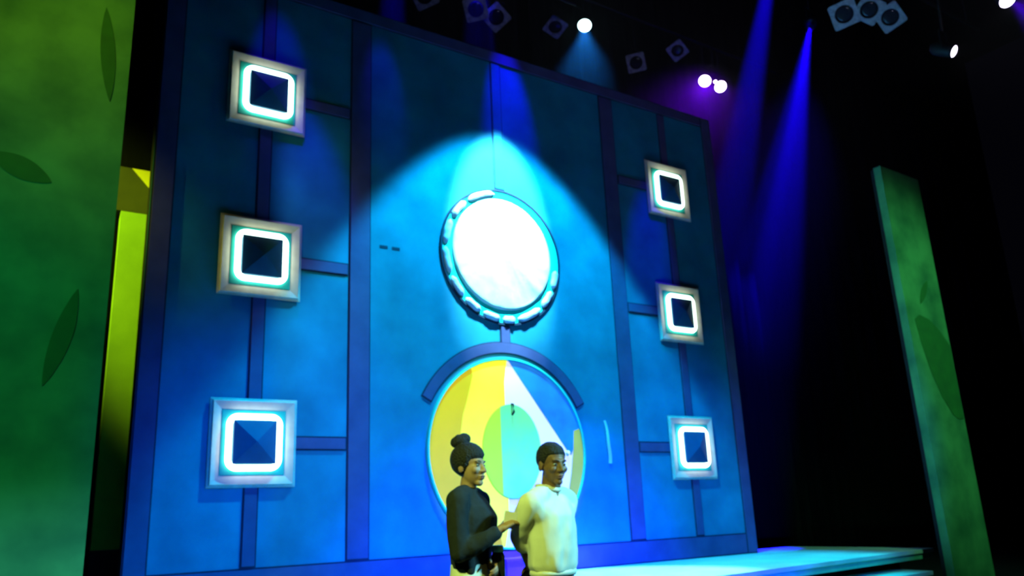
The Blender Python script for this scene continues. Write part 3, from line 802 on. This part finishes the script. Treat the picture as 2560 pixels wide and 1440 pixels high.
loft(bm, [(1.005, 0, .0, .155, .112), (1.04, 0, .0, .170, .125), (1.12, 0, -.004, .168, .126), (1.22, 0, -.006, .160, .120), (1.31, 0, -.006, .164, .116), (1.37, 0, .004, .165, .098), (1.415, 0, .010, .135, .080), (1.45, 0, .012, .088, .068), (1.468, 0, .012, .070, .062)], T=T, fold=.06, seed=5)
for s_ in (sh_n, sh_f):
    capsules(bm, [V(-.006, .0, 1.438), V(-.006, 0, 1.438).lerp(s_, .55) + V(0, 0, .014), s_], [.056, .060, .068])
    capsules(bm, [s_, V(s_.x * .45, s_.y * .45, 1.30)], [.066, .09])
q = el_n + (wr_n - el_n) * .26
capsules(bm, [sh_n, (sh_n + el_n) / 2 + V(-.012, -.01, 0), el_n, q], [.070, .066, .060, .052])
q2 = el_f + (wr_f - el_f) * .3
capsules(bm, [sh_f, (sh_f + el_f) / 2, el_f, q2], [.068, .062, .056, .050])
fuse('sweatshirt', bm, MT['sweater_cream'], mn, .008, 9, .011, 11)
bm = bmesh.new(); ring = []
for k in range(32):
    a = 2 * math.pi * k / 32
    ring.append(T @ V(.068 * math.cos(a), .006 + .064 * math.sin(a), 1.474 - .026 * max(0, -math.sin(a))))
tube(bm, ring, .013, 8, True); link_mesh('neck_rib', bm, MT['sweater_cream'], mn, True)
bm = bmesh.new()
loft(bm, [(.985, 0, 0, .150, .106), (1.0, 0, 0, .160, .116), (1.018, 0, 0, .156, .112)], T=T); link_mesh('hem_rib', bm, MT['sweater_cream'], mn, True)
bm = bmesh.new(); legs(bm, T, .092, 1.0, .105, .150)
fuse('trousers', bm, MT['trousers_dark'], mn, .009, 4, .004, 12)
shoes(mn, T, .092)

# ================================================================ HAZE (after the structure it hangs in)
bm = bmesh.new(); prism_z(bm, [(-9.0, 0.35), (15.5, 0.35), (15.5, 4.3), (-9.0, 4.3)], 0.75, 13.5)
hz = bpy.data.materials.new('stage_haze'); hz.use_nodes = True
nt = hz.node_tree; nt.nodes.clear()
out = nt.nodes.new('ShaderNodeOutputMaterial'); vs = nt.nodes.new('ShaderNodeVolumeScatter')
tcn = nt.nodes.new('ShaderNodeNewGeometry'); sx = nt.nodes.new('ShaderNodeSeparateXYZ'); mr = nt.nodes.new('ShaderNodeMapRange')
nt.links.new(tcn.outputs['Position'], sx.inputs[0]); nt.links.new(sx.outputs['Z'], mr.inputs['Value'])
for k_, v_ in (('From Min', 3.5), ('From Max', 9.0), ('To Min', 0.002), ('To Max', 0.022)): mr.inputs[k_].default_value = v_
nt.links.new(mr.outputs[0], vs.inputs['Density'])   # the haze hangs high and thins towards the floor
vs.inputs['Density'].default_value = 0.022; vs.inputs['Anisotropy'].default_value = 0.0
nt.links.new(vs.outputs[0], out.inputs['Volume'])
o = link_mesh('stage_haze', bm, hz)
tag(o, 'thin haze in the air behind the blue wall that shows the beams', 'haze', kind='stuff')
bm = bmesh.new(); box(bm, 4.3, 9.2, -5.2, -3.4, 7.0, 9.7)
o = link_mesh('stage_haze', bm, hz)
tag(o, 'thin haze below the two violet lamps on the dark side', 'haze', kind='stuff')
